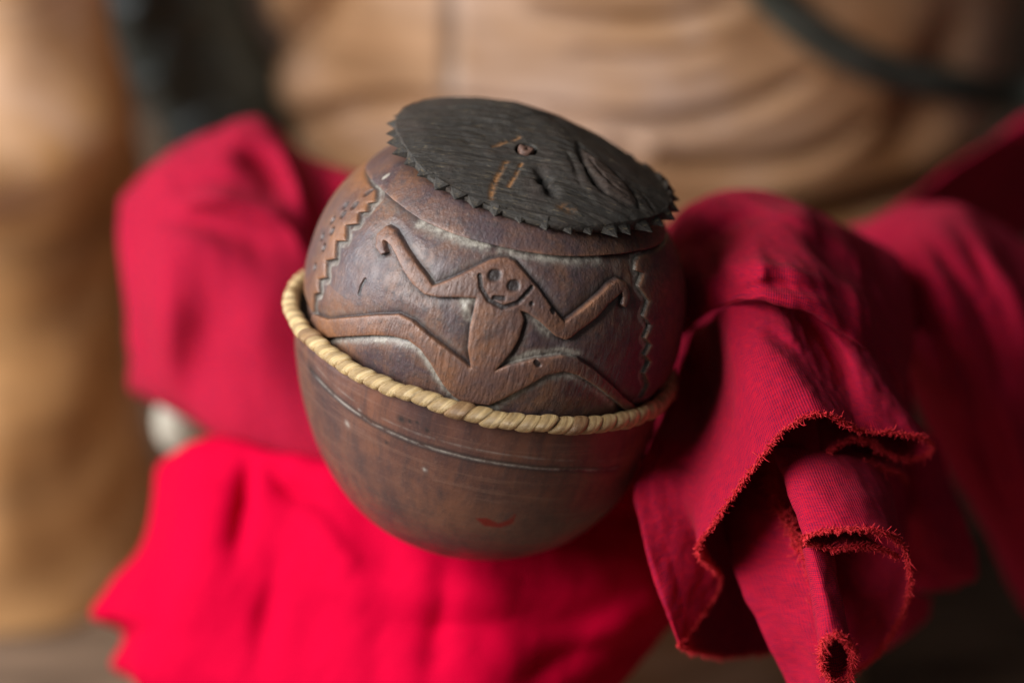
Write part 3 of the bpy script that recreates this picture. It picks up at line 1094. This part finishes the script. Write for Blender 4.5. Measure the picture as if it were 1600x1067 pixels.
# left wrap, going round behind the jar
NETA = [
    [(215, 330, .86), (260, 290, .85), (330, 250, .84), (390, 230, .84), (425, 235, .84), (480, 265, .84), (570, 300, .83)],
    [(206, 300, .80), (262, 243, .785), (338, 208, .775), (396, 188, .775), (430, 203, .78), (480, 240, .775), (570, 275, .765)],
    [(192, 335, .765), (258, 290, .745), (330, 268, .738), (395, 255, .742), (445, 262, .745), (490, 290, .748), (585, 325, .745)],
    [(187, 380, .758), (250, 370, .725), (320, 370, .718), (400, 365, .722), (465, 350, .728), (520, 370, .74), (610, 400, .74)],
    [(197, 470, .758), (255, 460, .722), (330, 460, .715), (400, 460, .712), (470, 450, .716), (545, 460, .72), (630, 470, .72)],
    [(203, 545, .762), (255, 545, .73), (320, 555, .72), (390, 570, .714), (460, 590, .712), (550, 620, .71), (640, 640, .71)],
    [(206, 598, .775), (250, 625, .745), (300, 655, .73), (360, 690, .72), (430, 725, .715), (520, 775, .71), (620, 815, .705)],
    [(225, 600, .81), (262, 632, .79), (310, 668, .775), (368, 705, .765), (436, 740, .755), (525, 785, .75), (625, 820, .74)],
]
cloth('left_wrap', NETA, 110, 110, M_RED, sash,
      [([(375, 245), (415, 268), (440, 300)], 20, 0.012), ([(405, 180), (445, 240), (475, 300), (500, 360)], 16, -0.008), ([(300, 285), (380, 300), (450, 350), (490, 400)], 14, -0.006), ([(230, 330), (320, 345), (420, 390)], 18, 0.006), ([(330, 480), (300, 560), (330, 650)], 40, 0.003), ([(440, 430), (420, 540), (460, 650)], 40, -0.003), ([(270, 320), (350, 310), (430, 345)], 18, -0.008),
       ([(280, 290), (350, 285), (430, 320)], 14, 0.007), ([(230, 420), (260, 520), (250, 600)], 34, -0.005), ([(470, 235), (510, 280), (530, 330)], 18, 0.004)], 0.0022, 11, 30)

# knot band
up_ = [(1030, 365, .67), (1085, 322, .65), (1160, 303, .645), (1240, 314, .64), (1312, 350, .645), (1372, 396, .655), (1412, 440, .67), (1432, 500, .69)]
lo_ = [(1040, 545, .655), (1098, 499, .62), (1165, 472, .592), (1230, 481, .588), (1292, 504, .594), (1350, 546, .605), (1393, 590, .63), (1412, 640, .655)]
band = []
for s, dz in ((0.02, .05), (0.0, .012), (0.22, -.004), (0.5, -.014), (0.78, -.012), (0.97, -.004), (1.0, .006), (0.93, .03)):
    band.append([(u_[0] * (1 - s) + l_[0] * s, u_[1] * (1 - s) + l_[1] * s, u_[2] * (1 - s) + l_[2] * s + dz) for u_, l_ in zip(up_, lo_)])
cloth('knot_band', band, 90, 130, M_RED, sash,
      [([(1085, 370), (1120, 430), (1115, 490)], 16, 0.005), ([(1150, 330), (1190, 400), (1180, 470)], 18, -0.003), ([(1270, 340), (1310, 430), (1330, 520)], 16, 0.004), ([(1340, 390), (1355, 450), (1370, 540)], 8, -0.003), ([(1090, 400), (1150, 350), (1200, 335)], 20, 0.012), ([(1170, 322), (1250, 345), (1330, 390), (1400, 440)], 12, -0.006), ([(1100, 440), (1180, 410), (1270, 425), (1360, 480)], 18, -0.004),
       ([(1130, 470), (1200, 445), (1280, 460)], 10, 0.003), ([(1330, 420), (1380, 480), (1395, 560)], 14, 0.006)], 0.0016, 21, 40)

# hanging end: one sheet in folds, its torn hem running back and forth


def col(*p):
    return crom(np.array(p, float), 9).tolist()


def col2(top, hem, b=0.0, dx=0.0):
    t_ = np.linspace(0, 1, 9)[:, None]
    P = np.array(top) * (1 - t_) + np.array(hem) * t_
    P[:, 2] += b * np.sin(math.pi * t_[:, 0])
    P[:, 0] += dx * np.sin(math.pi * t_[:, 0])
    return P.tolist()


COLS = [
    col2((1180, 520, .69), (1205, 1018, .65)),
    col2((1130, 520, .69), (1130, 1024, .638), 0.0, -40),
    col((1085, 510, .675), (1040, 640, .645), (996, 770, .612), (1020, 890, .604), (1064, 1010, .604)),
    col((1090, 508, .67), (1055, 640, .642), (1015, 755, .606), (1045, 860, .603), (1080, 985, .608)),
    col((1100, 506, .665), (1080, 640, .640), (1048, 748, .606), (1080, 830, .604), (1124, 905, .614)),
    col((1108, 503, .655), (1105, 640, .630), (1074, 748, .604), (1080, 800, .598), (1092, 862, .590)),
    col((1115, 498, .640), (1130, 620, .612), (1105, 735, .594), (1105, 770, .590), (1117, 816, .583)),
    col((1121, 490, .618), (1146, 600, .594), (1148, 665, .584), (1150, 715, .580), (1155, 760, .577)),
    col2((1135, 482, .606), (1197, 707, .572), -0.004),
    col2((1155, 476, .602), (1226, 672, .570), -0.004),
    col2((1185, 472, .600), (1264, 650, .570), -0.004),
    col2((1215, 474, .600), (1292, 650, .572), -0.003),
    col2((1240, 480, .602), (1321, 664, .577), 0.002),
    col2((1265, 485, .604), (1340, 672, .582), 0.003),
    col2((1300, 500, .606), (1387, 674, .585), -0.002),
    col2((1335, 520, .610), (1435, 681, .591), -0.002),
    col2((1362, 545, .618), (1457, 698, .600), 0.0),
    col2((1360, 550, .640), (1440, 714, .606)),
    col2((1345, 548, .645), (1411, 719, .604)),
    col2((1325, 545, .648), (1383, 707, .599)),
    col2((1305, 540, .648), (1364, 693, .595)),
    col2((1285, 538, .648), (1345, 685, .592)),
    col2((1265, 530, .645), (1326, 687, .591)),
    col2((1245, 530, .640), (1300, 702, .588)),
    col2((1238, 532, .642), (1291, 722, .588)),
    col2((1270, 540, .660), (1330, 725, .593)),
    col2((1300, 550, .662), (1364, 728, .598)),
    col2((1330, 560, .668), (1406, 736, .606)),
    col2((1350, 570, .670), (1420, 752, .612)),
]
net = [list(r) for r in zip(*COLS)]
tail, G = cloth('hanging_end', net, 120, 420, M_RED, sash,
                [([(1200, 520), (1250, 560), (1290, 620)], 14, 0.005), ([(1260, 500), (1310, 560), (1330, 620)], 12, 0.006), ([(1010, 700), (1045, 720), (1090, 735)], 14, 0.004)],
                0.0007, 31, 60, fine=0.00025)


def hem_threads(nm, G, parent, n, length, seed, row=-1, col_=None):
    if col_ is None:
        C = G[row]
        D = G[row] - G[row - 5 if row == -1 else row + 5]
    else:
        C = G[:, col_]
        D = G[:, col_] - G[:, col_ - 5 if col_ == -1 else col_ + 5]
    D = D / (np.linalg.norm(D, axis=1, keepdims=True) + 1e-12)
    return fray(nm, C, parent, n, length, 0.00016, seed, D)


bpy.context.view_layer.update()
hem_threads('frayed_threads', G, tail, 6000, 0.0013, 1)

# big roll below it
COLS = [
    col2((1255, 690, .625), (1345, 855, .578)),
    col2((1240, 690, .615), (1300, 857, .575)),
    col2((1222, 695, .605), (1275, 852, .573)),
    col2((1208, 700, .598), (1256, 845, .570), -0.003),
    col2((1222, 700, .592), (1273, 832, .566), -0.004),
    col2((1265, 705, .588), (1321, 826, .564), -0.004),
    col2((1320, 712, .592), (1373, 831, .568), -0.004),
    col2((1365, 725, .600), (1402, 845, .575), -0.003),
    col2((1385, 745, .610), (1420, 883, .583), -0.002),
    col2((1385, 770, .620), (1422, 921, .590)),
    col2((1370, 790, .630), (1404, 968, .598)),
    col2((1345, 800, .635), (1378, 1011, .607)),
    col2((1315, 800, .640), (1345, 1042, .614)),
    col2((1270, 790, .640), (1300, 1060, .618)),
]
net = [list(r) for r in zip(*COLS)]
roll, G = cloth('rolled_end', net, 90, 260, M_RED, sash, (), 0.0004, 41, 70, fine=0.0002)
bpy.context.view_layer.update()
hem_threads('frayed_threads', G, roll, 3600, 0.0013, 2)
# inner lip of the roll and the narrow strip hanging out of it
COLS = [
    col2((1250, 770, .610), (1402, 872, .583)),
    col2((1250, 770, .605), (1378, 859, .579)),
    col2((1245, 770, .600), (1335, 855, .575)),
    col2((1240, 770, .598), (1300, 860, .574)),
]
net = [list(r) for r in zip(*COLS)]
lip, G = cloth('inner_lip', net, 40, 90, M_RED, sash, (), 0.0003, 43, 70, fine=0.0002)
bpy.context.view_layer.update()
hem_threads('frayed_threads', G, lip, 1000, 0.0012, 3)
COLS = [
    col((1300, 850, .590), (1312, 930, .580), (1330, 1040, .574)),
    col((1290, 852, .580), (1312, 930, .571), (1332, 1015, .566)),
    col((1281, 853, .575), (1301, 930, .566), (1316, 994, .562)),
    col((1268, 855, .573), (1288, 930, .563), (1300, 992, .560)),
    col((1258, 855, .576), (1273, 930, .567), (1286, 1004, .562)),
    col((1258, 858, .583), (1270, 940, .575), (1284, 1030, .568)),
    col((1268, 860, .590), (1282, 960, .583), (1296, 1062, .573)),
    col((1285, 860, .592), (1300, 960, .585), (1320, 1062, .575)),
    col((1296, 855, .592), (1310, 950, .584), (1333, 1042, .575)),
]
net = [list(r) for r in zip(*COLS)]
strip, G = cloth('narrow_strip', net, 70, 90, M_RED, sash, (), 0.0003, 45, 70, fine=0.0002)
bpy.context.view_layer.update()
hem_threads('frayed_threads', G, strip, 2000, 0.0016, 4)
# plain panel behind it
NETP = [
    [(1110, 690, .65), (1140, 690, .64), (1165, 690, .635), (1188, 690, .63)],
    [(1130, 790, .63), (1162, 788, .615), (1190, 787, .607), (1212, 788, .602)],
    [(1146, 880, .612), (1190, 877, .603), (1230, 878, .597), (1264, 882, .590)],
    [(1190, 975, .605), (1228, 975, .600), (1262, 980, .594), (1292, 985, .590)],
    [(1234, 1075, .602), (1265, 1078, .598), (1290, 1080, .594), (1312, 1085, .590)],
    [(1250, 1120, .602), (1275, 1120, .598), (1298, 1122, .594), (1316, 1125, .590)],
]
pan, G = cloth('plain_panel', NETP, 90, 60, M_RED, sash, (), 0.0008, 47, 50)
bpy.context.view_layer.update()
hem_threads('frayed_threads', G, pan, 1500, 0.0034, 5, col_=-1)
# shaded ends behind
NETB = [
    [(985, 420, .735), (1090, 430, .71), (1200, 440, .70), (1310, 470, .70), (1420, 570, .69)],
    [(985, 640, .725), (1090, 640, .69), (1200, 650, .668), (1310, 660, .668), (1430, 680, .68)],
    [(985, 800, .70), (1100, 790, .677), (1200, 800, .660), (1310, 800, .660), (1420, 800, .675)],
    [(1020, 900, .69), (1130, 930, .672), (1210, 920, .655), (1310, 910, .655), (1400, 890, .668)],
]
cloth('inner_fold', NETB, 60, 60, M_RED, sash, (), 0.002, 55, 50)
NETB = [
    [(1370, 640, .68), (1420, 660, .675), (1460, 690, .68)],
    [(1380, 760, .68), (1440, 770, .672), (1495, 790, .68)],
    [(1390, 850, .685), (1460, 860, .675), (1524, 890, .685)],
    [(1395, 925, .69), (1445, 920, .682), (1490, 915, .69)],
]
b_, G = cloth('rear_fold', NETB, 60, 60, M_RED, sash, (), 0.002, 51, 50)
NETB = [[(1360, 900, .70), (1410, 915, .695), (1456, 935, .70)], [(1350, 970, .71), (1400, 965, .70), (1450, 958, .705)], [(1340, 1030, .715), (1385, 1012, .71), (1420, 985, .712)]]
cloth('rear_fold', NETB, 50, 50, M_RED, sash, (), 0.002, 53, 50)

# long strand down the right side
NETE = [
    [(1300, 385, .80), (1365, 360, .79), (1430, 340, .785), (1500, 345, .785), (1570, 385, .79), (1670, 440, .80)],
    [(1310, 362, .765), (1370, 338, .752), (1432, 318, .745), (1500, 322, .745), (1565, 360, .75), (1660, 420, .76)],
    [(1370, 420, .715), (1420, 395, .705), (1475, 385, .70), (1535, 395, .70), (1595, 430, .71), (1690, 470, .72)],
    [(1398, 480, .70), (1440, 475, .69), (1495, 480, .685), (1555, 490, .69), (1615, 505, .695), (1705, 525, .71)],
    [(1418, 570, .72), (1462, 580, .70), (1520, 590, .695), (1580, 600, .695), (1645, 605, .70), (1725, 620, .715)],
    [(1465, 700, .74), (1510, 705, .715), (1562, 710, .71), (1615, 720, .71), (1675, 720, .715), (1745, 720, .725)],
    [(1535, 830, .76), (1575, 845, .735), (1615, 860, .73), (1665, 870, .73), (1705, 870, .735), (1765, 870, .745)],
    [(1600, 960, .78), (1630, 970, .76), (1660, 980, .75), (1700, 990, .75), (1740, 990, .755), (1790, 990, .765)],
]
cloth('side_strand', NETE, 120, 110, M_RED, sash,
      [([(1385, 420), (1408, 480), (1425, 570)], 14, -0.0066), ([(1455, 395), (1505, 450), (1555, 560), (1600, 690)], 16, 0.0040), ([(1425, 380), (1468, 440), (1510, 550)], 14, -0.0066),
       ([(1540, 370), (1580, 450), (1620, 570)], 18, -0.0055), ([(1500, 620), (1540, 720), (1590, 850)], 16, 0.0055), ([(1480, 350), (1520, 400), (1545, 450)], 12, 0.0055),
       ([(1440, 480), (1480, 580), (1530, 700)], 12, -0.0044), ([(1570, 600), (1600, 720), (1640, 840)], 18, -0.0055)], 0.0025, 61, 30)
ue = [(1360, 345, .80), (1430, 298, .805), (1490, 252, .815), (1550, 214, .825), (1610, 180, .84), (1690, 140, .86)]
net = []
for dy, dd in ((12, .04), (0, 0.0), (18, -.004), (42, .012), (90, .06), (160, .09)):
    net.append([(p[0] + dy * 0.35, p[1] + dy, p[2] + dd) for p in ue])
cloth('upper_strand', net, 60, 80, M_RED, sash, (), 0.002, 71, 30)

# bright cloth spread under the jar
under_cloth = empty('red_cloth', 'bright scarlet cloth spread under the jar and hanging to the front', 'cloth', tuple(at(650, 900, 0.69)))
NETB = [
    [(270, 760, .80), (310, 735, .78), (365, 715, .765), (450, 730, .75), (560, 745, .735), (700, 750, .725), (850, 750, .72), (1000, 740, .72), (1130, 720, .73)],
    [(248, 722, .76), (298, 692, .735), (362, 682, .715), (450, 705, .70), (560, 730, .69), (700, 745, .685), (850, 745, .682), (1000, 730, .685), (1130, 710, .70)],
    [(238, 785, .745), (298, 762, .71), (362, 760, .698), (450, 782, .69), (560, 805, .682), (700, 820, .676), (850, 820, .675), (1000, 805, .68), (1135, 790, .70)],
    [(222, 840, .745), (290, 825, .702), (358, 822, .69), (450, 838, .682), (565, 855, .675), (700, 865, .670), (850, 862, .670), (1000, 850, .676), (1130, 850, .70)],
    [(172, 915, .748), (262, 895, .70), (350, 890, .685), (450, 900, .676), (570, 915, .668), (700, 922, .662), (848, 920, .664), (990, 910, .672), (1110, 915, .70)],
    [(142, 962, .745), (250, 950, .695), (345, 950, .682), (450, 955, .671), (570, 970, .662), (700, 975, .656), (842, 972, .660), (970, 965, .670), (1072, 960, .698)],
    [(188, 990, .748), (246, 992, .695), (342, 1000, .68), (450, 1005, .668), (570, 1015, .659), (696, 1020, .652), (830, 1015, .657), (940, 1008, .668), (1035, 995, .694)],
    [(166, 1042, .748), (242, 1050, .695), (340, 1060, .678), (450, 1070, .665), (570, 1078, .656), (692, 1082, .649), (812, 1078, .654), (905, 1068, .666), (985, 1052, .69)],
    [(215, 1075, .75), (260, 1110, .70), (345, 1130, .68), (450, 1150, .666), (570, 1160, .656), (688, 1162, .65), (790, 1155, .655), (865, 1145, .668), (915, 1130, .69)],
]
NETB = [[(px, py, d - (0.016 * math.exp(-((px - 720) / 260)**2) if py < 950 else 0.008 * math.exp(-((px - 720) / 260)**2))) for px, py, d in row] for row in NETB]
cloth('drape', NETB, 140, 180, M_RED2, under_cloth,
      [([(392, 715), (382, 790), (368, 870)], 18, 0.008), ([(415, 725), (450, 765), (500, 790)], 18, 0.006), ([(436, 850), (428, 920), (410, 1000), (400, 1080)], 20, 0.004),
       ([(340, 720), (335, 800), (325, 900), (330, 1000)], 34, -0.004), ([(700, 870), (690, 960), (670, 1080)], 24, 0.0035), ([(900, 1010), (980, 965), (1070, 905)], 22, -0.006),
       ([(800, 1075), (880, 1025), (990, 985)], 24, 0.005), ([(258, 780), (252, 900), (258, 1040)], 22, 0.004), ([(520, 860), (540, 960), (530, 1080)], 40, -0.002),
       ([(610, 900), (600, 1000), (590, 1090)], 26, 0.0015), ([(760, 900), (790, 980), (770, 1080)], 36, -0.0015), ([(470, 780), (520, 850), (560, 890)], 20, -0.004)], 0.0022, 81, 24)
